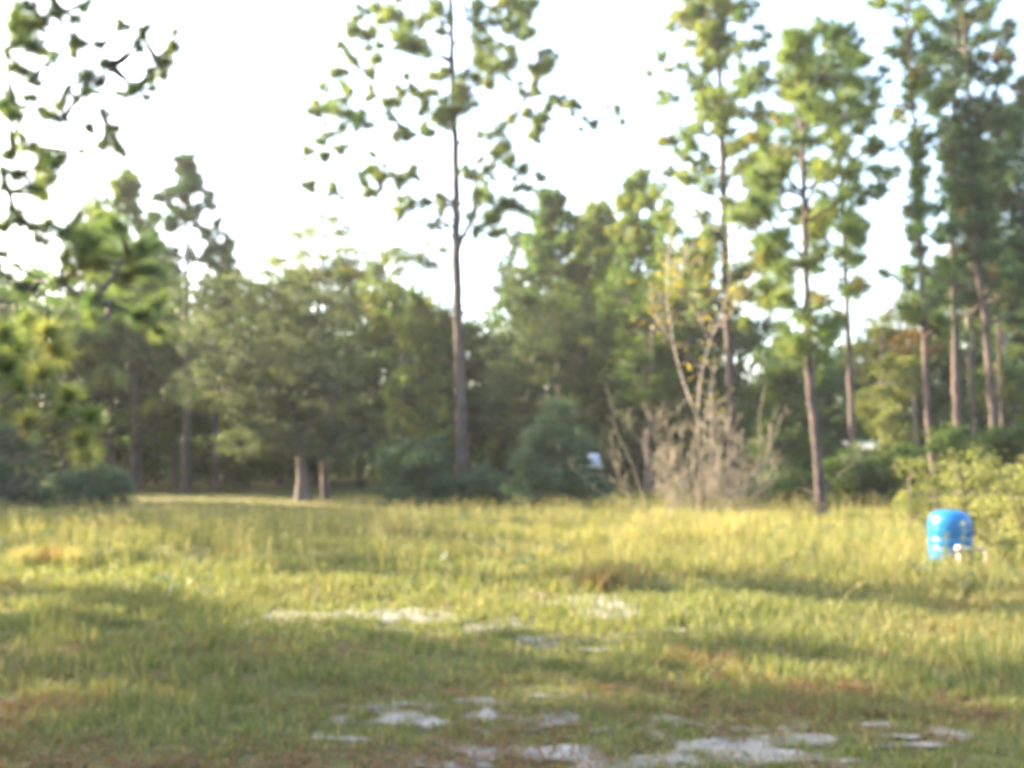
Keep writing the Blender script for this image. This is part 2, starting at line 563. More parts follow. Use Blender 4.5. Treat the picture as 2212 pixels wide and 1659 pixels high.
# tall meadow grass
mb = MB()
for (d0, d1, dn, per, hh, ww) in ((11.5, 16, 36, 10, .27, .012), (16, 23, 28, 10, .25, .016), (23, 32, 16, 9, .17, .024), (32, 50, 6, 9, .11, .04)):
    x, y = scatter(d0, d1, dn)
    # on the right the meadow stays tall, on the left of the middle it starts further back
    start = 12.5 + 2.2 * np.clip((1 - x) / 4, 0, 1) - 1.2 * np.clip((x - 3) / 3, 0, 1) + 1.6 * (fbm(x, y, 3, 81) - .5)
    keep = rng.uniform(0, 1, len(x)) < np.clip((y - start) / 2.2, 0, 1)
    # the mown track into the wood on the left
    wood = (y > 30) & (x < -3)
    keep &= ~(wood & (rng.uniform(0, 1, len(x)) < .6))
    x, y = x[keep], y[keep]
    x, y = tuft_points(x, y, per, .09)
    sd_ = sand_field(x, y, sand_blobs)
    k = sd_ < .12
    x, y = x[k], y[k]
    fl = fbm(x, y, 2.2, 91)
    h = hh * (.4 + 1.1 * fl) * rng.uniform(.55, 1.35, len(x))
    h *= np.where((y > 25) & (x < -2), .5, 1)
    t = .55 + .75 * (fbm(x, y, 3.0, 101) - .45) + rng.normal(0, .09, len(x))
    t = np.where(rng.uniform(0, 1, len(x)) < .17, rng.uniform(.8, 1, len(x)), np.clip(t, .35, 1))
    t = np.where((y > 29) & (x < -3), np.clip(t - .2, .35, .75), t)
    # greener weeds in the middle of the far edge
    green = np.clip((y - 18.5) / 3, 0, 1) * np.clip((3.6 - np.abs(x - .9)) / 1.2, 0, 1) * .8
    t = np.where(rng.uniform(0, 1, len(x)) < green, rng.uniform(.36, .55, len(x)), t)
    t = np.where(rng.uniform(0, 1, len(x)) < .10 * (fbm(x, y, 1.5, 111) > .6), rng.uniform(.05, .22, len(x)), t)
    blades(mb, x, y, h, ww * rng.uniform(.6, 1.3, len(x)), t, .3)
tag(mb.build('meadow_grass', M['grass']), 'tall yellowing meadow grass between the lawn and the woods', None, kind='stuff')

# pale seed stalks standing above the meadow, and low broad weeds
mb = MB()
x, y = scatter(11.5, 27, 3.6)
k = rng.uniform(0, 1, len(x)) < np.clip((fbm(x, y, 2.4, 121) - .42) * 5, 0, 1) * np.clip((y - 11.5) / 3, 0.05, 1)
x, y = tuft_points(x[k], y[k], 5, .16)
h = rng.uniform(.28, .6, len(x)) * np.where((y > 25) & (x < -2), .5, 1)
t = rng.uniform(.78, 1, len(x))
blades(mb, x, y, h, np.full(len(x), .008), t, .22)
z = ground_z(x, y) + h * .88
c = np.repeat(np.stack([x, y, z], -1), 5, 0) + rng.normal(0, 1, (len(x) * 5, 3)) * [.03, .03, .07]
leaves(mb, c, .045, np.repeat(t, 5), flat=.0, aspect=.35)
tag(mb.build('seed_grass', M['grass']), 'pale seed stalks standing above the meadow grass', None, kind='stuff')
mb = MB()
for d0, d1, dn, hh in ((4, 11, 5, .05), (11, 26, 3.2, .22)):
    x, y = scatter(d0, d1, dn)
    k = (rng.uniform(0, 1, len(x)) < np.clip((fbm(x, y, 3.1, 131) - .45) * 5, 0, 1)) & (sand_field(x, y, sand_blobs) < 0)
    x, y = x[k], y[k]
    hv = hh * rng.uniform(.5, 1.5, len(x))
    per = 16
    X = np.repeat(x, per) + rng.normal(0, .045 + hh * .12, len(x) * per)
    Y = np.repeat(y, per) + rng.normal(0, .045 + hh * .12, len(x) * per)
    Z = ground_z(X, Y) + np.repeat(hv, per) * rng.uniform(.2, 1.2, len(X))
    leaves(mb, np.stack([X, Y, Z], -1), .045 if hh < .1 else .075, np.clip(rng.normal(.5, .16, len(X)), 0, 1), flat=.6)
tag(mb.build('weed_cover', M['shrub']), 'low broad green weeds dotted through the grass', None, kind='stuff')

# low reddish ground cover round the sand
mb = MB()
x, y = scatter(3.8, 9.5, 150)
br = brown_field(x, y)
near_sand = np.clip(sand_field(x, y, sand_blobs) + .30, 0, 1) * (sand_field(x, y, sand_blobs) < .35)
keep = rng.uniform(0, 1, len(x)) < np.clip(br + .7 * near_sand * (y < 9), 0, 1)
x, y = tuft_points(x[keep], y[keep], 14, .05)
z = ground_z(x, y) + rng.uniform(.005, .05, len(x))
leaves(mb, np.stack([x, y, z], -1), .03, np.clip(rng.normal(.10, .09, len(x)), 0, .3), flat=.9)
tag(mb.build('ground_cover', M['grass']), 'reddish brown creeping ground cover round the sand patches', None, kind='stuff')


# ------------------------------------------------------------------ trees
def trunk_mesh(pts, r0, r1, sides=9, rough=.07, flare=1.35):
    L = np.linalg.norm(np.asarray(pts[-1]) - np.asarray(pts[0]))
    n = max(10, int(L / .35))
    q = resample(pts, n)
    q[1:-1] += rng.normal(0, r0 * .07, (n - 2, 3)) * [1, 1, 0]
    t = np.linspace(0, 1, n)
    rad = r0 * (1 - t) ** .85 + r1 * (1 - (1 - t) ** .85)
    rad = rad * (1 + (flare - 1) * np.exp(-t * L / .35))
    mb = MB()
    tube(mb, q, rad, sides, rough=rough)
    return mb, q


def trunk_point(q, z):
    z = np.clip(z, q[0][2], q[-1][2])
    return np.array([np.interp(z, q[:, 2], q[:, 0]), np.interp(z, q[:, 2], q[:, 1]), z])


def auto_pads(q, zb, zt, rad, n, pr=(.22, .42), shape='cone', lo=.35):
    out = []
    for i in range(n):
        t = (i + rng.uniform(0, 1)) / n
        z = zb + (zt - zb) * t
        if shape == 'cone':
            prof = (1 - t) ** .75 * .85 + .15
        elif shape == 'round':
            prof = math.sqrt(max(.05, 1 - (2 * t - .9) ** 2 * .8))
        else:
            prof = .5 + .5 * math.sin(t * 9 + 1)
        a = i * 2.399 + rng.normal(0, .5)
        r = rad * prof * rng.uniform(lo, 1)
        c = trunk_point(q, z)
        out.append((c + np.array([math.cos(a) * r, math.sin(a) * r, rng.normal(0, .12)]), rng.uniform(*pr)))
    return out


def pine(label, pts, r0, pads, group='pines at the edge of the woods', needle='needle', length=.24, width=.02, per=34,
         hero=False, tint=.5, tint_var=.16, cat='pine tree', r1=None, dead=.04, name='pine_tree', dens=1.2, shoot=.45):
    """trunk, boughs growing out of it (each bough carries its own needles on the hero trees)"""
    base = np.asarray(pts[0], float)
    root = empty(name, base, label, cat, group)
    mbt, q = trunk_mesh(np.asarray(pts) - base, r0, r1 if r1 else r0 * .16)
    mbt.build('trunk', M['pine_bark'], root, smooth=True)
    P = [(np.asarray(c) - base, r * 1.15) for c, r in pads]
    hd = [np.linalg.norm((c - trunk_point(q, c[2]))[:2]) for c, _ in P]
    order = np.argsort(hd)
    done = []
    crown = MB()
    for i in order:
        c, r = P[i]
        # grow from the trunk below, or from a bough that is already there
        tz = max(q[0][2] + .5, c[2] - .45 * hd[i] - .1)
        start = trunk_point(q, tz)
        best, cost = start, np.linalg.norm(c - start) * 1.0
        for (c2, h2) in done:
            if h2 < hd[i] - .05 and c2[2] < c[2] + .5:
                k = np.linalg.norm(c - c2) * 1.25 + .12
                if k < cost:
                    best, cost = c2, k
        done.append((c, hd[i]))
        L = np.linalg.norm(c - best)
        rad0 = min(.03 + .026 * L, r0 * .5)
        wood = crown if not hero else MB()
        line = curve(best, c, max(4, min(8, int(L * 2.5) + 3)), .05, .035)
        tube(wood, line, np.linspace(rad0, .014, len(line)), 5, mat=0)
        leafmb = crown if not hero else MB()
        nt_ = 2 + int((r / length) ** 2 * dens * 2.4)
        ax0 = unit(c - best)
        base_t = tint + rng.normal(0, tint_var)
        for k in range(nt_):
            o_ = rand_dirs(1)[0] * r * .75 * rng.uniform(0, 1) ** .5 if nt_ > 1 else np.zeros(3)
            tc_ = c + o_ * np.array([1, 1, .75])
            ax = unit(ax0 * .6 + unit(o_ + 1e-6) * .5 + np.array([0, 0, .45]))
            if nt_ > 1 and k > 0:
                ln = curve(line[-2] if len(line) > 2 else best, tc_, 3, 0, .03)
                tube(wood, ln, [.010, .008, .005], 3, mat=0)
            tt = 0.02 if rng.uniform() < dead else np.clip(base_t + rng.normal(0, tint_var * .5), .13, 1)
            Lk = min(length, max(.62 * length, r * 1.3))
            needles(leafmb, tc_, ax, Lk, per, width, tt, mat=1 if not hero else 0, shoot=shoot)
        if hero:
            b = wood.build('branch', M['pine_bark'], root, smooth=True)
            leafmb.build('needle_tuft', M[needle], b)
    if not hero:
        crown.build('crown', [M['pine_bark'], M[needle]], root)
    return root


def px_pads(lst, d, dz=1.2, push=0.0, grow=1.15):
    out = []
    for (px, py, r) in lst:
        dd = d + rng.normal(push, dz)
        out.append((at(px, py, dd), max(.09, r / F * d * grow)))
    return out


def px_trunk(lst, d):
    p = [at(a, b, d) for a, b in lst]
    g0 = np.array([p[0][0], d, float(ground_z(p[0][0], d)) - .05])
    if p[0][2] > .4:
        g0[0] = p[0][0] + (p[0][0] - p[1][0]) * p[0][2] / max(.5, p[1][2] - p[0][2])
        return [g0] + p
    return [g0] + p[1:]


# --- the tall pine in the middle
D = 33.0
main_pads = [(820, 17, 22), (773, 35, 11), (753, 62, 11), (793, 72, 19), (760, 123, 23), (810, 127, 20), (720, 157, 20), (863, 78, 34), (903, 100, 26),
             (866, 40, 22), (916, 33, 16), (940, 13, 22), (1026, 18, 28), (1086, 5, 16), (946, 68, 11), (1056, 90, 25), (1053, 125, 30), (1033, 165, 20),
             (1093, 143, 20), (1100, 62, 13), (1100, 105, 11), (990, 197, 34), (956, 163, 18), (923, 197, 20), (1010, 220, 28), (890, 187, 12), (913, 233, 15),
             (853, 223, 18), (830, 213, 12), (806, 163, 8), (800, 200, 8), (750, 193, 8), (713, 227, 20), (740, 243, 25), (770, 257, 15), (696, 297, 14),
             (666, 330, 10), (703, 337, 7), (736, 320, 8), (873, 277, 14), (866, 297, 8), (916, 277, 10), (936, 287, 8), (960, 257, 20), (1073, 280, 27),
             (1096, 313, 14), (1100, 350, 8), (813, 363, 16), (816, 390, 16), (786, 370, 9), (886, 360, 14), (863, 387, 12), (800, 417, 9), (716, 417, 12),
             (670, 397, 10), (886, 433, 25), (863, 450, 15), (960, 440, 15), (1006, 380, 12), (1050, 367, 16), (1046, 423, 33), (1086, 430, 25), (1066, 467, 28),
             (933, 487, 18), (1116, 10, 15), (1150, 10, 18), (1146, 57, 22), (1116, 50, 12), (1160, 147, 22), (1183, 123, 10), (1136, 200, 12), (1156, 193, 8),
             (1140, 243, 22), (1166, 280, 18), (1183, 227, 7), (1209, 218, 8), (1241, 227, 10), (1278, 268, 12), (1336, 242, 12), (1136, 360, 20), (1130, 400, 12)]
tr = px_trunk([(1002, 1075), (996, 900), (990, 700), (985, 500), (985, 350), (980, 250), (975, 100), (975, 0), (972, -190)], D)
def satellites(pads, lo=1, hi=3):
    out = list(pads)
    for c, r in pads:
        for _ in range(rng.integers(lo, hi)):
            out.append((c + rand_dirs(1)[0] * r * rng.uniform(.8, 1.9), r * rng.uniform(.35, .75)))
    return out


pads = satellites(px_pads(main_pads, D, 1.0, 0, 1.3), 3, 6)
pads += auto_pads(np.array(tr), tr[-2][2] + .2, tr[-1][2], 3.2, 26, (.22, .5), 'cone')
main_pine = pine('tallest pine in the middle of the photo with long bare trunk and open crown', tr, .22, pads, hero=True, length=.44, width=.016, per=90, tint=.7, r1=.04, dens=1.6, shoot=.6)
mb = MB()                                                  # the forked dead-looking limb
base = np.array(tr[0])
fork = np.array([at(988, 545, D), at(1000, 508, D), at(1022, 470, D + .1), at(1028, 420, D + .2), at(1026, 358, D + .2)]) - base
tube(mb, resample(fork, 12), np.linspace(.09, .045, 12), 7, rough=.08)
mb.build('forked_limb', M['pine_bark'], main_pine, smooth=True)
for (a_, b_, c_, d_) in ((880, 665, 985, 690), (925, 640, 984, 668), (940, 480, 984, 520), (1060, 300, 1000, 350)):
    ln = curve(at(c_, d_, D) - base, at(a_, b_, D - .3) - base, 6, -.03, .04)
    mb = MB()
    tube(mb, ln, np.linspace(.04, .012, 6), 5)
    mb.build('dead_branch', M['twig_dark'], main_pine, smooth=True)

# --- pine at the left edge, its trunk just outside the frame, boughs reaching in
D = 16.0
left_pads = [(40, 10, 14), (63, 10, 18), (50, 33, 18), (80, 47, 25), (123, 27, 18), (33, 55, 14), (187, 10, 12), (167, 43, 15), (163, 85, 16), (157, 120, 10),
             (110, 125, 14), (73, 95, 22), (40, 90, 18), (13, 110, 10), (217, 97, 12), (227, 130, 8), (257, 60, 8), (310, 63, 8), (300, 90, 8), (378, 63, 9),
             (372, 97, 12), (363, 130, 18), (357, 163, 12), (330, 157, 8), (297, 190, 16), (280, 203, 8), (190, 160, 22), (187, 190, 14), (143, 190, 10),
             (87, 180, 7), (23, 217, 32), (20, 245, 25), (73, 210, 12), (130, 223, 14), (113, 243, 15), (97, 240, 12), (223, 240, 12), (190, 277, 7), (243, 273, 9),
             (237, 303, 14), (260, 323, 13), (175, 323, 9), (47, 293, 12), (20, 333, 18), (87, 323, 16), (100, 350, 22), (127, 357, 18), (50, 373, 18), (97, 385, 22),
             (7, 397, 12), (90, 417, 14), (27, 450, 14), (43, 470, 16), (77, 490, 12), (10, 493, 12), (83, 513, 12), (150, 500, 26), (195, 510, 34), (255, 480, 24),
             (225, 545, 26), (300, 530, 22), (180, 570, 24), (130, 610, 18), (240, 655, 24), (205, 640, 18), (7, 590, 18), (50, 616, 20), (330, 575, 22), (275, 600, 26),
             (340, 640, 22), (300, 680, 24)]
tr = [np.array([-10.6, D + .3, -.05]), np.array([-10.5, D + .3, 4]), np.array([-10.3, D + .3, 9]), np.array([-10.2, D + .3, 14])]
pads = satellites(px_pads(left_pads, D, .7, 0, 1.45), 0, 3)
pads += auto_pads(np.array(tr), 8, 14, 2.6, 30, (.2, .4), 'cone')
pads = [p for p in pads]
lp = pine('big pine whose long boughs hang in from the left edge above the young pine', tr, .24, pads, hero=True, length=.27, width=.0075, per=130, tint=.7, dens=1.6, shoot=.6)
base = np.array(tr[0])
mb = MB()
ln = np.array([trunk_point(np.array(tr), 4.2), at(0, 545, D), at(50, 585, D), at(100, 612, D), at(150, 636, D), at(222, 657, D)]) - base
tube(mb, resample(ln, 16), np.linspace(.05, .02, 16), 6, rough=.06)
mb.build('drooping_limb', M['pine_bark'], lp, smooth=True)

# --- young longleaf pine close by at the left edge: big separate tufts
D = 9.6
tr = [np.array([-5.55, D, -.03]), np.array([-5.5, D, 1.2]), np.array([-5.42, D, 2.4]), np.array([-5.35, D + .1, 3.1])]
base = np.array(tr[0])
yp = empty('young_pine', base, 'young pine at the left edge with big round bright needle tufts', 'pine tree')
mbt, q = trunk_mesh(np.array(tr) - base, .055, .02)
mbt.build('trunk', M['pine_bark'], yp, smooth=True)
for (px, py, r, t) in [(107, 712, 40, .7), (122, 748, 46, .75), (93, 800, 42, .95), (33, 740, 50, .4), (20, 785, 46, .45), (10, 715, 46, .5), (63, 906, 40, .75), (150, 850, 36, .6),
                       (133, 882, 28, .2), (200, 893, 32, .5), (180, 943, 42, .7), (185, 975, 36, 1.), (60, 690, 34, .5), (45, 830, 30, .45), (-30, 760, 46, .5), (-40, 880, 40, .5)]:
    c = at(px, py, D + rng.normal(0, .25)) - base
    r_m = r / F * D * 1.2
    s = trunk_point(q, c[2] - .35 - .1 * abs(c[0]))
    wood = MB()
    ln = curve(s, c, 7, .10, .03)
    tube(wood, ln, np.linspace(.011, .006, 7), 5)
    b = wood.build('branch', M['pine_bark'], yp, smooth=True)
    lm = MB()
    ax = unit(unit(c - s) * .4 + np.array([0, 0, .7]))
    needles(lm, c, ax, r_m * 1.15, 300, .010, min(1, t + .2))  # tint raised: painted-in sunlight on tufts that stand in shade
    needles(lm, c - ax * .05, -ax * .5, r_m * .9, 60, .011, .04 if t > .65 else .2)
    lm.build('needle_tuft', M['needle_bright'], b)

# --- other pines, each from its own place in the photo
def auto_pine(label, trunk, d, r0, top, bot, rad_px, n, pr, tint=.5, needle='needle', shape='cone', hero=False, length=.38, width=.032, per=44, dead=.04, tv=.16, grp='pines at the edge of the woods', extra=(), lo=.2):
    tr = px_trunk(trunk, d)
    zt, zb = at(0, top, d)[2], at(0, bot, d)[2]
    r0 *= .8
    pads = auto_pads(np.array(tr), zb, zt, rad_px / F * d * 1.18, int(n * .85), (pr[0] / F * d * .9, pr[1] / F * d * 1.35), shape, lo)
    pads += px_pads(extra, d, .7)
    return pine(label, tr, r0, pads, group=grp, needle=needle, hero=hero, length=length, width=width, per=per, tint=tint, tint_var=tv, dead=dead)


auto_pine('pine with the highest pointed top left of the oak', [(403, 1078), (403, 860), (404, 600), (405, 335)], 40, .22, 335, 560, 105, 60, (14, 24), .4, 'needle_dark', extra=[(405, 340, 8), (350, 420, 16), (460, 420, 14), (480, 470, 12), (370, 470, 20), (445, 500, 20)])
auto_pine('pine with ragged crown behind the left boughs', [(290, 1062), (290, 850), (280, 600), (268, 375)], 42, .22, 375, 880, 130, 110, (16, 28), .62, extra=[(230, 390, 8), (290, 380, 8), (265, 420, 14)])
auto_pine('slim pine trunk at the left beside the low dark shrub', [(241, 1040), (241, 850), (235, 600), (215, 440)], 44, .2, 440, 800, 120, 80, (16, 28), .5)
auto_pine('pine trunk right of the pointed pine, under the oak edge', [(466, 1066), (466, 860), (470, 650), (480, 520)], 43, .18, 540, 840, 110, 60, (16, 28), .45)
auto_pine('thin leafless pole of a pine between two darker trunks', [(336, 1046), (334, 940), (330, 700), (325, 520)], 52, .16, 500, 800, 100, 60, (14, 26), .5)
auto_pine('thinnest pine trunk just left of the pale pole in the wood', [(316, 1046), (316, 940), (320, 700), (345, 560)], 55, .13, 560, 860, 100, 60, (14, 26), .55)
auto_pine('young green pine beside the foot of the tallest pine', [(920, 1040), (912, 880), (905, 760), (900, 640)], 38, .12, 640, 980, 95, 75, (14, 26), .62, 'needle_bright')
auto_pine('pine with a small pointed top right of the tallest pine', [(1192, 1040), (1190, 800), (1190, 408)], 48, .2, 410, 700, 105, 120, (14, 26), .5)
auto_pine('yellow-green pine in the middle of the distant canopy', [(1290, 1040), (1290, 800), (1288, 450)], 50, .2, 450, 760, 130, 150, (14, 28), .72)
auto_pine('pine with a hooked top left of the tall yellow-green pine', [(1382, 1040), (1384, 800), (1380, 375)], 46, .2, 378, 760, 110, 140, (14, 26), .66)
auto_pine('tall dense yellow-green pine behind the bare sapling', [(1584, 1060), (1580, 850), (1568, 600), (1560, 300), (1548, 0), (1545, -150)], 37, .27, -150, 660, 165, 210, (18, 32), .74, hero=True, length=.38, width=.028, per=50,
          extra=[(1422, 120, 26), (1405, 160, 12), (1450, 60, 22), (1440, 150, 12), (1640, 60, 18), (1660, 75, 16), (1500, 20, 26), (1590, 10, 26), (1490, 560, 26), (1640, 560, 24)])
auto_pine('bright pine with upright needle candles, nearest trunk on the right', [(1776, 1125), (1760, 930), (1746, 770), (1742, 600), (1736, 400), (1726, 130), (1724, 70)], 23.4, .155, 70, 760, 150, 105, (20, 36), .55, 'needle_bright', hero=True, length=.38, width=.02, per=64,
          extra=[(1724, 85, 26), (1700, 120, 20), (1755, 130, 22), (1690, 180, 26), (1790, 700, 30), (1690, 700, 30), (1720, 740, 26)], shape='round')
auto_pine('pine close behind the bright pine, with a bare lower trunk', [(1842, 1010), (1838, 850), (1828, 640), (1820, 400), (1800, 100), (1797, 45)], 30, .14, 45, 560, 100, 90, (18, 30), .5, hero=True, extra=[(1798, 60, 18), (1840, 180, 22), (1870, 120, 20)], shape='round')
auto_pine('slender pine standing against the sky gap on the right', [(2020, 1060), (2004, 900), (1996, 700), (1978, 320), (1962, 100), (1958, -60)], 27, .125, -60, 720, 95, 62, (16, 30), .5, hero=True, shape='wave', extra=[(1890, 370, 26), (1900, 400, 22), (1920, 110, 16), (2010, 90, 26), (1985, 160, 26)])
auto_pine('dark-topped pine on the right, thickest trunk of the right group', [(2072, 1010), (2066, 850), (2060, 600), (2054, 400), (2066, 100), (2070, -80)], 31, .19, -80, 640, 125, 64, (20, 36), .3, 'needle_dark', hero=True, shape='wave', extra=[(2060, 40, 36), (2040, 110, 34), (2090, 90, 34), (2060, 160, 28), (2110, 130, 28), (2010, 200, 26), (2140, 30, 22)])
auto_pine('pine with a leaning curved trunk near the right edge', [(2152, 1010), (2146, 900), (2128, 690), (2110, 560), (2098, 300), (2082, 60), (2080, -40)], 29, .17, -40, 640, 120, 58, (20, 34), .4, 'needle_dark', hero=True, shape='wave', extra=[(2150, 220, 30), (2180, 260, 30), (2160, 340, 34), (2200, 380, 30)])
auto_pine('thin pine stem between the two thick right-hand trunks', [(2106, 1000), (2103, 800), (2100, 560), (2120, 300)], 34, .09, 300, 640, 100, 50, (18, 30), .5)
auto_pine('reddish thin pine trunk by the right edge of the photo', [(2168, 1000), (2162, 850), (2152, 600), (2160, 250)], 36, .11, 200, 640, 110, 80, (18, 32), .4, 'needle_dark')
auto_pine('dark pine filling the right edge of the photo', [(2262, 1020), (2255, 700), (2245, 200)], 33, .2, 60, 760, 150, 66, (22, 38), .32, 'needle_dark', dead=.09)

# ------------------------------------------------------------------ broadleaved trees and shrubs
def leafy(name, label, cat, pts, r0, lobes, n_leaf, size, mat, bark='oak_bark', group=None, tint=.45, tv=.16, clump=.28, limb_r=.05, hollow=.5, stems=1, flat=.35):
    """trunk, limbs reaching into the crown's lobes, and leaves clumped on the twigs. lobes: (centre, radii)"""
    base = np.asarray(pts[0], float)
    root = empty(name, base, label, cat, group)
    if stems == 1:
        mbt, q = trunk_mesh(np.asarray(pts) - base, r0, r0 * .45, flare=1.5)
        mbt.build('trunk', M[bark], root, smooth=True)
    else:
        q = np.array([[0, 0, .02], [0, 0, .2]])
    wood, lm = MB(), MB()
    vol = np.array([r[0] * r[1] * r[2] for _, r in lobes]) ** .75
    vol = vol / vol.sum()
    for (c, r), share in zip(lobes, vol):
        c = np.asarray(c) - base
        r = np.asarray(r)
        nl = int(n_leaf * share * 1.5)
        nc = max(8, int(nl / 105))
        u = rand_dirs(nc) * (rng.uniform(hollow, 1, nc)[:, None])
        cc = c + u * r
        cc = cc[cc[:, 2] > .12]
        if len(cc) == 0:
            continue
        s = trunk_point(q, c[2] - .5 * r[2]) if stems == 1 else np.array([rng.normal(0, .12 + .1 * r[0]), rng.normal(0, .15), 0])
        ln = curve(s, c, 7, -.04, .05)
        L = np.linalg.norm(c - s)
        tube(wood, ln, np.linspace(max(.012, min(limb_r, .02 + .014 * L)), .012, 7), 5)
        for k in range(0, len(cc), 2):
            st = ln[rng.integers(3, 7)]
            t_ = curve(st, cc[k], 4, 0, .05)
            tube(wood, t_, np.linspace(.014, .004, 4), 3)
        pick = rng.integers(0, len(cc), nl)
        ct = np.clip(tint + rng.normal(0, tv, len(cc)), 0, 1)
        cs = clump * rng.uniform(.35, .95, len(cc))
        pos = cc[pick] + rng.normal(0, 1, (nl, 3)) * cs[pick][:, None] * np.array([1, 1, .62])
        pos[:, 2] = np.maximum(pos[:, 2], .04)
        leaves(lm, pos, size, np.clip(ct[pick] + rng.normal(0, .08, nl), 0, 1), flat=flat)
    wood.build('limb', M[bark], root, smooth=True)['kind'] = 'stuff'
    lm.build('foliage', M[mat], root)
    return root


def px_lobes(lst, d, depth=.8, dz=.6):
    out = []
    for (px, py, rx, ry) in lst:
        dd = d + rng.normal(0, dz)
        out.append((at(px, py, dd), (rx / F * d, rx / F * d * depth, ry / F * d)))
    return out


# the big oak with two trunks
D = 34.5
tr = px_trunk([(655, 1080), (652, 1000), (640, 930), (620, 820)], D)
oak = leafy('oak_tree', 'big grey-green oak with a broad low crown and two trunks', 'oak tree', tr, .22,
            px_lobes([(470, 650, 95, 62), (590, 630, 110, 70), (690, 680, 90, 70), (430, 745, 70, 75), (560, 760, 130, 90), (700, 790, 100, 100), (480, 830, 80, 60),
                      (560, 880, 110, 70), (680, 900, 120, 80), (770, 920, 55, 80), (620, 955, 110, 42), (410, 820, 60, 60), (750, 970, 70, 40), (530, 950, 60, 50)], D, .85, .9),
            38000, .10, 'oak_grey', limb_r=.11, tint=.5, tv=.2, clump=.26)
mb = MB()
ln = resample(np.array(px_trunk([(704, 1080), (700, 1000), (706, 930), (730, 820)], D + .4)) - np.array(tr[0]), 12)
tube(mb, ln, np.linspace(.17, .08, 12), 8, rough=.06)
mb.build('second_trunk', M['oak_bark'], oak, smooth=True)

leafy('broadleaf_tree', 'pale broadleaved tree rising behind the big oak', 'tree', px_trunk([(690, 1030), (690, 800), (685, 600)], 50), .2,
      px_lobes([(660, 490, 50, 40), (730, 500, 45, 45), (620, 560, 60, 45), (700, 580, 90, 60), (770, 560, 40, 60), (640, 620, 70, 50), (745, 630, 60, 60)], 50), 9000, .15, 'broad', tint=.8, clump=.36, limb_r=.1)
leafy('broadleaf_tree', 'open-crowned tree with sky gaps left of the tallest pine', 'tree', px_trunk([(870, 1030), (870, 800), (880, 640)], 46), .16,
      px_lobes([(860, 560, 45, 35), (930, 555, 40, 40), (830, 640, 50, 50), (890, 660, 60, 50), (850, 720, 60, 60), (940, 720, 45, 60)], 46), 11000, .14, 'broad', tint=.7, clump=.38, limb_r=.1)
leafy('oak_tree', 'darkest broad tree in the middle, right of the tallest pine', 'oak tree', px_trunk([(1215, 1050), (1212, 900), (1205, 780)], 39), .2,
      px_lobes([(1120, 620, 60, 70), (1190, 690, 100, 80), (1130, 780, 90, 80), (1250, 770, 90, 100), (1180, 860, 110, 80), (1290, 880, 90, 90), (1090, 880, 70, 80)], 39, .8, 1), 17000, .12, 'oak', tint=.28, tv=.14, clump=.32, limb_r=.1)
leafy('broadleaf_tree', 'olive tree leaning over the dead brush from behind', 'tree', px_trunk([(1400, 1050), (1402, 900), (1410, 780)], 41), .16,
      px_lobes([(1350, 640, 80, 60), (1430, 620, 60, 70), (1400, 720, 80, 60), (1370, 820, 80, 80), (1450, 860, 70, 90)], 41, .8, 1), 9500, .13, 'broad', tint=.42, clump=.34, limb_r=.1)
leafy('broadleaf_tree', 'dark bushy tree between the dead brush and the bright pine', 'tree', px_trunk([(1690, 1060), (1690, 950), (1700, 850)], 36), .14,
      px_lobes([(1680, 780, 70, 60), (1720, 860, 80, 70), (1660, 880, 60, 80), (1700, 970, 90, 80)], 36, .8, .8), 9000, .12, 'broad', tint=.3, clump=.32, limb_r=.09)
leafy('cedar_tree', 'pale grey-green cedar behind the slender pine', 'tree', px_trunk([(1905, 1050), (1905, 900), (1905, 720)], 33), .1,
      px_lobes([(1905, 700, 35, 40), (1890, 770, 60, 60), (1930, 810, 60, 60), (1890, 870, 60, 50)], 33), 6000, .10, 'light_shrub', tint=.35, clump=.24, limb_r=.06)
leafy('broadleaf_tree', 'rusty brown tree among the right-hand trunks', 'tree', px_trunk([(1985, 1050), (1975, 850), (1960, 720)], 38), .1,
      px_lobes([(1950, 665, 60, 30), (2000, 690, 50, 35), (1970, 740, 60, 40)], 38), 2600, .13, 'rust', tint=.5, clump=.3, limb_r=.06)
leafy('broadleaf_tree', 'brown-tinged tree behind the right edge trunks', 'tree', px_trunk([(2190, 1050), (2185, 850), (2170, 750)], 40), .12,
      px_lobes([(2140, 640, 50, 50), (2190, 730, 50, 50), (2150, 830, 60, 70), (2200, 870, 50, 80)], 40), 6000, .13, 'broad', tint=.6, tv=.25, clump=.3, limb_r=.06)

SH = 'shrubs along the edge of the meadow'
def shrub(label, foot, d, lobes, n, mat='shrub', tint=.45, size=.09, clump=.22, tv=.15, group=SH):
    b = on_ground(foot, d)
    b[2] = float(ground_z(b[0], b[1]))
    return leafy('shrub', label, 'shrub', [b, b + [0, 0, .3]], .03, px_lobes(lobes, d, .7, .25), n, size, mat, 'twig_dark', group, tint, tv, clump, .03, .35, stems=5)


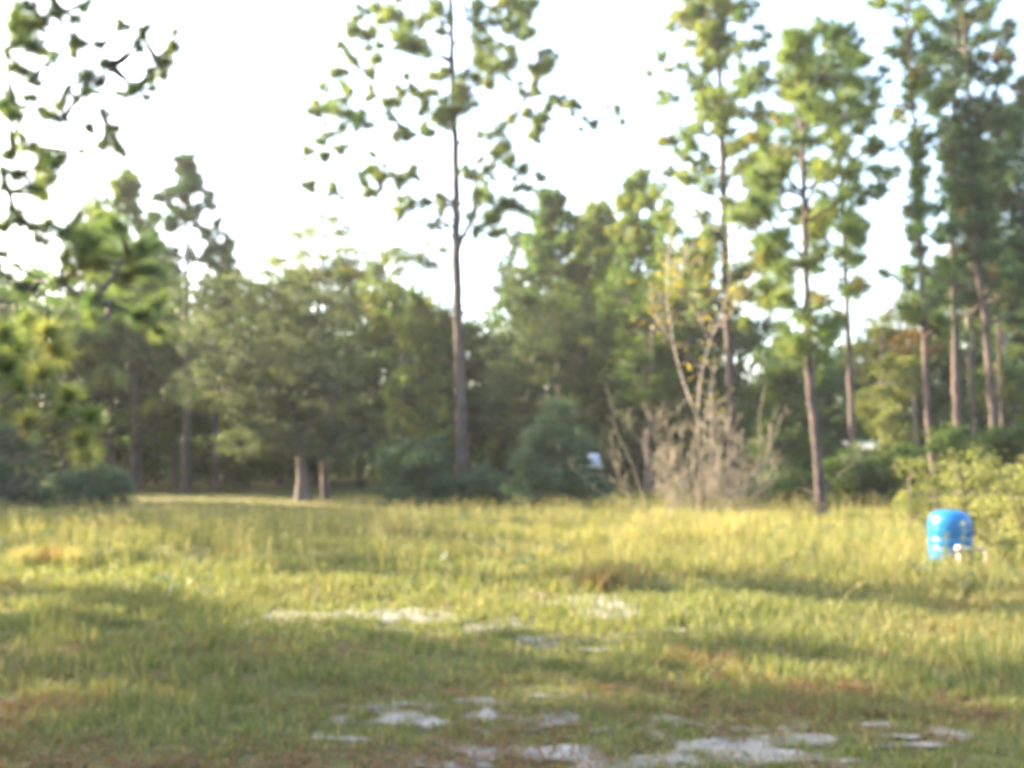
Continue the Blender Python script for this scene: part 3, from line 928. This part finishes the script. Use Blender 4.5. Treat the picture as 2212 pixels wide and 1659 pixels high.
shrub('bluish-green shrub hiding the foot of the tallest pine', 945, 31.5, [(860, 1020, 60, 60), (920, 990, 60, 60), (950, 1050, 80, 50), (1030, 1040, 60, 50), (1060, 1070, 50, 35), (880, 1070, 70, 30)], 12000, tint=.42)
shrub('tall cone-shaped blue-green shrub left of the dead brush', 1200, 30, [(1205, 890, 30, 50), (1190, 950, 60, 60), (1230, 980, 60, 60), (1140, 1000, 50, 60), (1200, 1050, 110, 50), (1270, 1060, 50, 45), (1130, 1060, 50, 40)], 15000, tint=.58)
shrub('low dark shrub at the left under the pine trunks', 200, 31, [(150, 1050, 60, 40), (210, 1035, 60, 50), (255, 1055, 45, 40), (190, 1080, 90, 20)], 8000, tint=.45)
shrub('dark shrub in the left bottom corner of the wood', 20, 30, [(-30, 1030, 70, 60), (40, 1050, 60, 50), (80, 1075, 50, 25), (20, 960, 60, 50)], 8000, tint=.4)
shrub('dark undergrowth shrub beside the nearest right-hand pine', 1870, 29, [(1830, 1010, 60, 60), (1890, 1040, 70, 50), (1950, 1010, 60, 60), (1850, 1070, 70, 25)], 9000, 'broad', .35)
shrub('yellowish shrub behind the pale strip on the right', 1935, 31, [(1920, 910, 35, 50), (1945, 960, 40, 40), (1915, 980, 35, 30)], 3500, 'light_shrub', .4)
shrub('dark bush behind the light shrubs on the right', 2090, 27, [(2060, 960, 50, 50), (2120, 1000, 60, 50), (2180, 960, 60, 70), (2240, 980, 60, 80)], 8000, 'broad', .3)
shrub('dark bush at the right end of the dead brush', 1700, 29, [(1690, 1040, 60, 50), (1740, 1060, 40, 35), (1650, 1060, 50, 35)], 5000, 'broad', .32)
shrub('feathery light green shrub left of the blue tank', 1990, 20, [(1970, 1010, 30, 40), (2010, 1030, 40, 40), (1990, 1070, 60, 40), (1960, 1090, 40, 30)], 1700, 'light_shrub', .6, .07, .2)
shrub('bushy yellow-green shrub behind the blue tank', 2110, 16.5, [(2080, 1040, 50, 40), (2130, 1020, 45, 50), (2110, 1090, 70, 40), (2160, 1110, 50, 60), (2090, 1130, 40, 40)], 2700, 'light_shrub', .62, .06, .16)
shrub('yellow-green shrub with bare stems at the right edge', 2215, 15, [(2180, 1060, 40, 60), (2225, 1010, 40, 60), (2220, 1120, 60, 60), (2190, 1180, 50, 40), (2260, 1080, 60, 90)], 2700, 'light_shrub', .7, .06, .16)
shrub('low weedy bush right of the blue tank pipe', 2160, 13.6, [(2150, 1190, 40, 30), (2190, 1200, 40, 30)], 900, 'light_shrub', .55, .05, .12)

# ------------------------------------------------------------------ dead brush and the bare sapling
D = 24.0
b0 = on_ground(1515, D)
brush = empty('dead_bush', b0, 'wide tangle of dry tan twigs in front of the woods', 'dead bush')
tw = MB()
for i in range(46):
    s = np.array([rng.normal(-.05, .75), rng.normal(0, .45), 0])
    lean = s[0] * .5 + rng.normal(0, .4)
    h = rng.uniform(.8, 3.0) * (1 - .12 * abs(lean))
    tip = s + np.array([np.clip(lean, -1.9, 1.7), rng.normal(0, .5), h])
    ln = curve(s, tip, 7, -.03, .035)
    mb = MB()
    tube(mb, ln, np.linspace(rng.uniform(.007, .015), .004, 7), 5)
    mb.build('stem', M['twig'], brush, smooth=True)
    for k in range(10):
        j = rng.integers(1, 6)
        st = ln[j] + (ln[j + 1] - ln[j]) * rng.uniform()
        e = st + np.array([rng.normal(0, .22), rng.normal(0, .22), rng.uniform(.1, .5)])
        t2 = curve(st, e, 4, 0, .06)
        tube(tw, t2, [.008, .006, .005, .003], 3)
        for _ in range(3):
            e2 = t2[2] + np.array([rng.normal(0, .12), rng.normal(0, .12), rng.uniform(.03, .22)])
            tube(tw, np.array([t2[2], (t2[2] + e2) / 2 + rng.normal(0, .01, 3), e2]), [.005, .004, .003], 3)
for pp in ([(1420, 1110), (1330, 1085), (1290, 1060), (1240, 1015), (1230, 1000)], [(1560, 1110), (1620, 1040), (1670, 960), (1690, 890)], [(1400, 1110), (1365, 1000), (1330, 930), (1315, 850)],
           [(1590, 1110), (1640, 1000), (1640, 900), (1650, 840)]):
    mb = MB()
    ln = resample(np.array([at(a, b, D - .3) for a, b in pp]) - b0, 10)
    ln[0][2] = 0
    tube(mb, ln, np.linspace(.016, .006, 10), 5)
    mb.build('stem', M['twig'], brush, smooth=True)
    for j in range(3, 10):
        e = ln[j] + np.array([rng.normal(0, .15), rng.normal(0, .15), rng.uniform(.05, .3)])
        tube(tw, curve(ln[j], e, 4, 0, .05), [.008, .006, .004, .003], 3)
tw.build('twig', M['twig'], brush)['kind'] = 'stuff'

D = 24.6
tr = [on_ground(1517, D), at(1515, 1000, D), at(1508, 900, D), at(1490, 858, D)]
sb = np.array(tr[0])
sap = empty('bare_sapling', sb, 'pale forked sapling with a few yellow leaves rising from the dead brush', 'sapling')
mb = MB()
tube(mb, resample(np.array(tr) - sb, 12), np.linspace(.065, .04, 12), 8, rough=.06)
mb.build('trunk', M['twig_dark'], sap, smooth=True)
limbs = [([(1490, 862), (1468, 800), (1455, 745), (1442, 640), (1446, 560), (1452, 470)], .05, .014), ([(1507, 900), (1512, 820), (1530, 740), (1556, 690), (1572, 620), (1578, 560), (1564, 520)], .045, .012),
         ([(1536, 1060), (1540, 950), (1536, 850), (1545, 780)], .04, .012), ([(1455, 745), (1425, 700), (1405, 640)], .02, .008), ([(1530, 740), (1510, 680), (1500, 600)], .02, .008),
         ([(1556, 690), (1600, 650), (1625, 600)], .018, .007), ([(1442, 640), (1470, 590), (1490, 540)], .016, .006)]
leafpts = []
for pp, ra, rb in limbs:
    ln = resample(np.array([at(a, b, D) for a, b in pp]) - sb, 12)
    ln[1:] += np.cumsum(rng.normal(0, .03, (11, 3)), 0) * [0.2, 1, .2]
    mb = MB()
    tube(mb, ln, np.linspace(ra * .48, rb * .5, 12), 6)
    limb = mb.build('limb', M['pale_bark'], sap, smooth=True)
    mb = MB()
    for j in range(3, 12):
        for _ in range(3):
            e = ln[j] + np.array([rng.normal(0, .3), rng.normal(0, .3), rng.uniform(.0, .4)])
            t2 = curve(ln[j], e, 4, 0, .05)
            tube(mb, t2, [.008, .006, .005, .003], 3)
            leafpts += [t2[3], t2[2]]
    mb.build('twig', M['pale_bark'], limb)
lv = MB()
leaves(lv, np.zeros((1, 3)), .10, .5, aspect=.75)
leaf_meshes = []
for t in (.15, .4, .6, .9):
    lv = MB()
    leaves(lv, np.zeros((1, 3)), .11, t, aspect=.75)
    leaf_meshes.append(lv.mesh('leaf', M['yellow']))
rng.shuffle(leafpts)
for i, c in enumerate(leafpts[:300]):
    o = bpy.data.objects.new('leaf', leaf_meshes[i % 4])
    COL.objects.link(o)
    o.parent = sap
    o.location = c + rng.normal(0, .12, 3)
    o.rotation_euler = tuple(rng.uniform(0, 6.28, 3))

# ------------------------------------------------------------------ woods behind: copies of a few trees
def background_pine(seed_label, h, crown0, rad, n, needle, tint):
    tr = [np.array([0, 0, -.1]), np.array([.1, 0, h * .5]), np.array([0, .1, h])]
    return pine(seed_label, tr, .17, auto_pads(np.array(tr), crown0, h, rad, n, (.35, .7), 'round'), group='pines deep in the woods', needle=needle, length=.34, width=.05, per=20, tint=tint, tint_var=.14)


LBL = 'pine deep in the woods behind the first trees'
protos = [background_pine(LBL, 13, 3.5, 2.2, 90, 'needle_dark', .4), background_pine(LBL, 15, 6, 2.0, 80, 'needle', .5), background_pine(LBL, 11, 2.5, 2.4, 100, 'needle', .55)]
LBB = 'broadleaved tree deep in the woods behind the first trees'


def background_tree(h, w, mat, tint):
    lob = []
    for i in range(9):
        a = i * 2.4
        lob.append((np.array([math.cos(a) * w * .5, math.sin(a) * w * .5, h * (.18 + .085 * i)]), (w * .42, w * .42, h * .15)))
    return leafy('broadleaf_tree', LBB, 'tree', [np.array([0, 0, -.1]), np.array([0, 0, h * .5]), np.array([.1, 0, h * .8])], .16, lob, 5200, .22, mat, group='broadleaved trees deep in the woods', tint=tint, clump=.5, limb_r=.08)


bprotos = [background_tree(8.5, 4.6, 'oak', .35), background_tree(7, 5.2, 'broad', .35), background_tree(10, 4.4, 'broad', .5)]
TOPX = [-200, 0, 150, 350, 480, 600, 680, 780, 850, 900, 960, 1040, 1100, 1190, 1300, 1400, 1480, 1560, 1640, 1730, 1800, 1900, 2000, 2100, 2212, 2450]
TOPY = [430, 500, 480, 550, 570, 540, 530, 530, 550, 560, 570, 560, 520, 440, 480, 430, 510, 620, 710, 690, 680, 630, 590, 500, 430, 400]
BLAB = [('dull grey-green broad tree deep in the woods behind the first trees', 'grey-green broad trees deep in the woods'),
        ('low wide dark green tree deep in the woods behind the first trees', 'low wide trees deep in the woods'),
        ('tall lighter green broad tree deep in the woods behind the first trees', 'tall lighter green trees deep in the woods')]
PLAB = [('dark green pine deep in the woods behind the first trees', 'dark pines deep in the woods'),
        ('high-crowned mid-green pine deep in the woods behind the first trees', 'high-crowned pines deep in the woods'),
        ('low full-crowned green pine deep in the woods behind the first trees', 'low full pines deep in the woods')]
PH, BH = (13.3, 15.3, 11.3), (9.3, 7.7, 10.9)
used_p, used_b = set(), set()
for i in range(64):
    px = -170 + (i % 32) * 78 + (39 if i >= 32 else 0) + rng.uniform(-14, 14)
    d = rng.uniform(45, 52) if i < 32 else rng.uniform(54, 68)
    top = np.interp(px, TOPX, TOPY) + rng.uniform(-10, 100) * (1 if i < 32 else .7)
    h = CAM_H + (980 - top) / F * d
    k = i % 3
    if (i // 3) % 2 == 0 and i >= 32:
        o = protos[k] if k not in used_p else copy_tree(protos[k])
        used_p.add(k)
        sz = h / PH[k]
    else:
        o = bprotos[k] if k not in used_b else copy_tree(bprotos[k])
        used_b.add(k)
        sz = h / BH[k]
    if o.name.startswith('broad'):
        o['label'], o['group'] = BLAB[k]
    else:
        o['label'], o['group'] = PLAB[k]
    sxy = sz * min(1.0, (8.5 / h) ** .5)
    o.location = tuple(on_ground(px, d))
    o.rotation_euler = (0, 0, rng.uniform(0, 6.28))
    o.scale = (sxy, sxy, sz)

# far undergrowth that reads as one mass
mb = MB()
n = 80000
d = np.concatenate([rng.uniform(74, 92, 55000), rng.uniform(57, 72, 25000)])
ang = rng.uniform(-.62, .62, n)
x = np.tan(ang) * d
hh = 5.5 * (.55 + .9 * fbm(x, d, 9, 141))
z = np.where(d < 73, hh * .45, hh) * rng.uniform(0, 1, n) ** .8
leaves(mb, np.stack([x, d, z], -1), .5, np.clip(.2 + .5 * (fbm(x, z * 3, 3, 151) - .4) + rng.normal(0, .08, n), 0, 1), flat=.2)
tag(mb.build('distant_woods', M['broad']), 'dark undergrowth closing the view far inside the woods', None, kind='stuff')

# ------------------------------------------------------------------ trees outside the left edge (their shade lies over the lawn)
for i, (x, y, h, w, k, broad) in enumerate([(-18, -2.5, 14, .9, 0, 1), (-20, 3.0, 15, 1.0, 1, 1), (-19, 8.4, 14, 1.5, 0, 0), (-20, 14.4, 14, 1.2, 2, 0),
                                           (-26, 3.0, 17, 1., 2, 1), (-26.5, 9, 17, 1.3, 2, 0), (-26, 14.9, 17, .85, 1, 1), (-33, 7.5, 19, 1.1, 0, 1), (-33.5, 14.5, 19, 1.0, 2, 1), (-20.5, 10.4, 13, 1.2, 1, 0),
                                           (-21, 23.6, 12.5, .9, 0, 1), (-21, 28.6, 12.5, .8, 1, 1), (-21, 34, 13, .9, 2, 1), (-28, 31, 15, 1.0, 1, 1), (-28, 37, 16, 1.0, 0, 1)]):
    o = copy_tree(bprotos[k] if broad else protos[k])
    o.location = (x, y, 0)
    o.rotation_euler = (0, 0, i * 1.3)
    o.scale = (w, w, h / (BH[k] if broad else PH[k]))
    o['label'] = 'tree beyond the left edge of the photo whose shade falls on the lawn'
    o['group'] = 'trees beyond the left edge'

# ------------------------------------------------------------------ blue water tank and its pipework
def lathe(mb, prof, sides=40, tint=.5, mat=0):
    prof = np.array(prof, float)
    ang = np.linspace(0, 2 * np.pi, sides, endpoint=False)
    v = np.stack([prof[:, 0][:, None] * np.cos(ang), prof[:, 0][:, None] * np.sin(ang), np.repeat(prof[:, 1][:, None], sides, 1)], -1).reshape(-1, 3)
    n = len(prof)
    i = np.arange(n - 1)[:, None] * sides
    j = np.arange(sides)[None]
    k = (j + 1) % sides
    mb.add(v, f4=np.stack([i + j, i + k, i + sides + k, i + sides + j], -1).reshape(-1, 4), tint=tint, mat=mat)


M['tank'] = plain_mat('blue_tank_paint', (.003, .098, .24), .32, .08, 6, .5)
M['black'] = plain_mat('black_plastic', (.03, .03, .032), .5, .2)
M['pvc'] = plain_mat('white_pvc', (.42, .40, .37), .5, .1)
M['pipe'] = plain_mat('galvanised_pipe', (.34, .31, .28), .45, .2)
M['post'] = bark_mat('weathered_post', (.22, .14, .08), (.42, .28, .17), (.55, .40, .27), 9, .2, .3)
D = 14.0
tp = on_ground(2047, D)
tp[2] = float(ground_z(tp[0], D))
tank = empty('water_tank', tp, 'blue domed water pressure tank standing in the tall grass', 'water tank')
rt, ht = .292, .80
prof = [(0.02, .05), (rt * .82, .05), (rt * .97, .10), (rt, .16)]
prof += [(rt, .2), (rt, .25)]
for zc in (.30, .42):
    prof += [(rt, zc - .02), (rt * .985, zc - .012), (rt * .985, zc + .012), (rt, zc + .02)]
prof += [(rt, .52), (rt, .6)]
for t in np.linspace(0, np.pi / 2, 12)[1:]:
    prof.append((max(.001, rt * math.cos(t) ** .55), .6 + (ht - .6) * math.sin(t) ** 1.0))
mb = MB(); lathe(mb, prof, 48)
mb.build('tank_body', M['tank'], tank, smooth=True)
mb = MB(); lathe(mb, [(rt * .80, -.05), (rt * .86, -.05), (rt * .86, .08), (rt * .78, .085)], 40)
mb.build('base_ring', M['black'], tank, smooth=True)
for zc in (.30, .42):
    mb = MB(); lathe(mb, [(rt * .99, zc - .010), (rt * 1.008, zc - .006), (rt * 1.008, zc + .006), (rt * .99, zc + .010)], 48)
    mb.build('seam_band', M['tank'], tank, smooth=True)
mb = MB(); lathe(mb, [(.001, ht + .028), (.02, ht + .026), (.024, ht + .01), (.024, ht - .01)], 16)
mb.build('air_valve_cap', M['black'], tank, smooth=True)

pb = on_ground(2065, 13.45)
pb[2] = float(ground_z(pb[0], pb[1]))
pipes = empty('well_pipe', pb, 'tan upright pipe with white cap and side pipe in front of the blue tank', 'water pipe')
mb = MB(); tube(mb, [(0, 0, -.05), (0, 0, .10), (.002, 0, .22)], [.033, .032, .031], 12)
mb.build('upright', M['post'], pipes, smooth=True)
mb = MB(); lathe(mb, [(.02, .215), (.03, .22), (.03, .255), (.022, .262), (.001, .263)], 16)
mb.build('collar', M['black'], pipes, smooth=True)
mb = MB(); lathe(mb, [(.012, .26), (.05, .262), (.054, .30), (.045, .325), (.001, .333)], 18)
mb.build('cap', M['pvc'], pipes, smooth=True)
mb = MB(); tube(mb, resample(np.array([(.0, .0, .285), (.15, .03, .29), (.36, .06, .285)]), 9), .019, 10)
mb.build('side_pipe', M['pipe'], pipes, smooth=True)
mb = MB(); tube(mb, resample(np.array([(.35, .06, .285), (.385, .06, .27), (.39, .06, .22), (.39, .06, -.04)]), 12), .022, 10)
mb.build('elbow', M['pipe'], pipes, smooth=True)

# ------------------------------------------------------------------ single weeds
def weed(label, px, d, h, n_leaf, tint, mat='grass', lean=0.0, leafsize=.07, name='weed', spread=.05, seed_head=False, group=None, stem_mat='grass'):
    b = on_ground(px, d)
    b[2] = float(ground_z(b[0], b[1]))
    root = empty(name, b, label, 'weed', group)
    mb = MB()
    ln = curve((0, 0, 0), (lean, rng.normal(0, .03), h), 8, 0, .015)
    tube(mb, ln, np.linspace(.008, .003, 8), 5, tint=tint)
    mb.build('stem', M[stem_mat], root, smooth=True)
    mb = MB()
    c = ln[rng.integers(2, 8, n_leaf)] + rng.normal(0, spread, (n_leaf, 3)) * [1, 1, .8]
    leaves(mb, c, leafsize, np.clip(tint + rng.normal(0, .08, n_leaf), 0, 1), flat=.1, aspect=.35)
    mb.build('foliage', M[mat], root)
    return root


weed('upright green weed against the middle of the blue tank', 2036, 13.2, .5, 34, .48, spread=.02)
weed('tallest green weed at the right side of the blue tank', 2076, 13.1, .64, 44, .55, spread=.02)
weed('yellow-green weed just right of the well pipe', 2142, 13.2, .6, 60, .75, spread=.035)
weed('tall thin yellow weed standing at the left of the meadow', 256, 17.5, .8, 40, .85, spread=.02)
weed('dark dry seedhead weed in the grass left of the tank', 1738, 13.2, .42, 90, .3, mat='oak', lean=.14, leafsize=.05, spread=.045, stem_mat='twig_dark')
weed('small dark dry weed beside the dark seedhead weed', 1697, 12.9, .22, 40, .3, mat='oak', leafsize=.05, spread=.04, stem_mat='twig_dark')

b = on_ground(1795, 9.9)
st = empty('grass_stalk', b, 'long pale grass stalk arching over the lawn', 'grass stalk')
mb = MB()
ln = resample(np.array([(0, 0, 0), (.12, 0, .20), (.28, .02, .31), (.42, .04, .33), (.5, .05, .27)]), 14)
tube(mb, ln, np.linspace(.006, .004, 14), 5, tint=.95)
mb.build('stem', M['grass'], st, smooth=True)
mb = MB()
leaves(mb, np.repeat(ln[8:], 6, 0) + rng.normal(0, .018, (36, 3)), .035, .97, flat=.1, aspect=.3)
mb.build('seed_head', M['grass'], st)


def grass_clump(label, px, d, h, n, tint, w=.014, spread=.12, lean=.5):
    b = on_ground(px, d)
    mb = MB()
    x = b[0] + rng.normal(0, spread, n); y = b[1] + rng.normal(0, spread, n)
    blades(mb, x, y, h * rng.uniform(.5, 1.2, n), np.full(n, w), np.clip(tint + rng.normal(0, .08, n), 0, 1), lean)
    o = mb.build('grass_clump', M['grass'])
    return tag(o, label, 'grass clump', 'grass clumps in the meadow')


grass_clump('bright yellow grass clump nearest the left edge', 62, 14.0, .34, 170, .88)
grass_clump('bright yellow grass clump right of the rusty one', 172, 13.9, .34, 160, .86)
grass_clump('rusty brown grass clump between two yellow ones', 118, 14.1, .34, 150, .12)
grass_clump('brown grass clump behind the small white sand patch', 1305, 11.7, .36, 330, .22, spread=.22)
grass_clump('pale feathery grass clump standing up in the sunlit strip', 850, 18.5, .7, 260, .95, spread=.3)
grass_clump('pale straw clump at the left below the dead brush', 1400, 19.5, .6, 260, .93, spread=.26)
grass_clump('straw grass clump right below the dead sapling', 1560, 18, .6, 260, .9, spread=.28)

# ------------------------------------------------------------------ the hazy evening air
mb = MB()
x0, x1, y0, y1, z0, z1 = -120, 120, -40, 125, -1.3, 27
v = [(x0, y0, z0), (x1, y0, z0), (x1, y1, z0), (x0, y1, z0), (x0, y0, z1), (x1, y0, z1), (x1, y1, z1), (x0, y1, z1)]
mb.add(v, f4=[(0, 1, 5, 4), (1, 2, 6, 5), (2, 3, 7, 6), (3, 0, 4, 7), (4, 5, 6, 7), (3, 2, 1, 0)])
m, nt, out = nodes_of('haze_air')
pv = nt.nodes.new('ShaderNodeVolumePrincipled')
pv.inputs['Color'].default_value = (.93, .92, .88, 1)
pv.inputs['Density'].default_value = .0005
pv.inputs['Anisotropy'].default_value = .25
nt.links.new(pv.outputs[0], out.inputs['Volume'])
tag(mb.build('haze', m), 'thin pale evening haze in the air', None, kind='stuff')

# ------------------------------------------------------------------ pale man-made things glimpsed through the trees
M['white_panel'] = plain_mat('white_painted_metal', (.36, .39, .44), .5, .1, 3)
mb = MB()
c = at(1284, 995, 33.5)
w, h_, t = .27, .26, .025
v = np.array([(-w, -t, -h_), (w, -t, -h_), (w, t, -h_), (-w, t, -h_), (-w * .8, -t + .1, h_), (w * .6, -t + .1, h_ * .9), (w * .6, t + .1, h_ * .9), (-w * .8, t + .1, h_)])
mb.add(v, f4=[(0, 1, 5, 4), (1, 2, 6, 5), (2, 3, 7, 6), (3, 0, 4, 7), (4, 5, 6, 7), (3, 2, 1, 0)])
o = mb.build('white_panel', M['white_panel'])
o.location = c
for sx in (-.2, .2):
    mb = MB()
    tube(mb, [(sx, .05, -h_ + .03), (sx, .05, -c[2] - .05)], .02, 6)
    mb.build('post', M['twig_dark'], o)
tag(o, 'white panel glimpsed between the cone-shaped shrub and the dead brush', 'panel')

c = on_ground(1890, 37)
shed = empty('shed', c, 'low shed with a pale roof edge glimpsed through the right-hand trees', 'shed')
M['shed_wall'] = plain_mat('shed_wall', (.10, .11, .11), .8, .2)
M['shed_roof'] = plain_mat('pale_metal_roof', (.6, .58, .5), .4, .1)
def box(mb, x0, x1, y0, y1, z0, z1):
    v = [(x0, y0, z0), (x1, y0, z0), (x1, y1, z0), (x0, y1, z0), (x0, y0, z1), (x1, y0, z1), (x1, y1, z1), (x0, y1, z1)]
    mb.add(v, f4=[(0, 1, 5, 4), (1, 2, 6, 5), (2, 3, 7, 6), (3, 0, 4, 7), (4, 5, 6, 7), (3, 2, 1, 0)])
mb = MB(); box(mb, -.52, .52, 0, 1.6, -.05, 1.71); mb.build('wall', M['shed_wall'], shed)
mb = MB()
v = [(-.62, -.25, 1.72), (.62, -.25, 1.72), (.62, 1.85, 2.0), (-.62, 1.85, 2.0)]
v = v + [(a, b_, z + .09) for a, b_, z in v]
mb.add(v, f4=[(0, 1, 5, 4), (1, 2, 6, 5), (2, 3, 7, 6), (3, 0, 4, 7), (4, 5, 6, 7), (3, 2, 1, 0)])
mb.build('roof', M['shed_roof'], shed)
mb = MB(); box(mb, -.3, .35, -.03, .002, .02, 1.45); mb.build('door', M['shed_wall'], shed)

print('objects', len(bpy.data.objects), 'tris', sum(sum(len(p.vertices) - 2 for p in m.polygons) if len(m.polygons) < 300 else int(len(m.loops) - 2 * len(m.polygons)) for m in bpy.data.meshes))
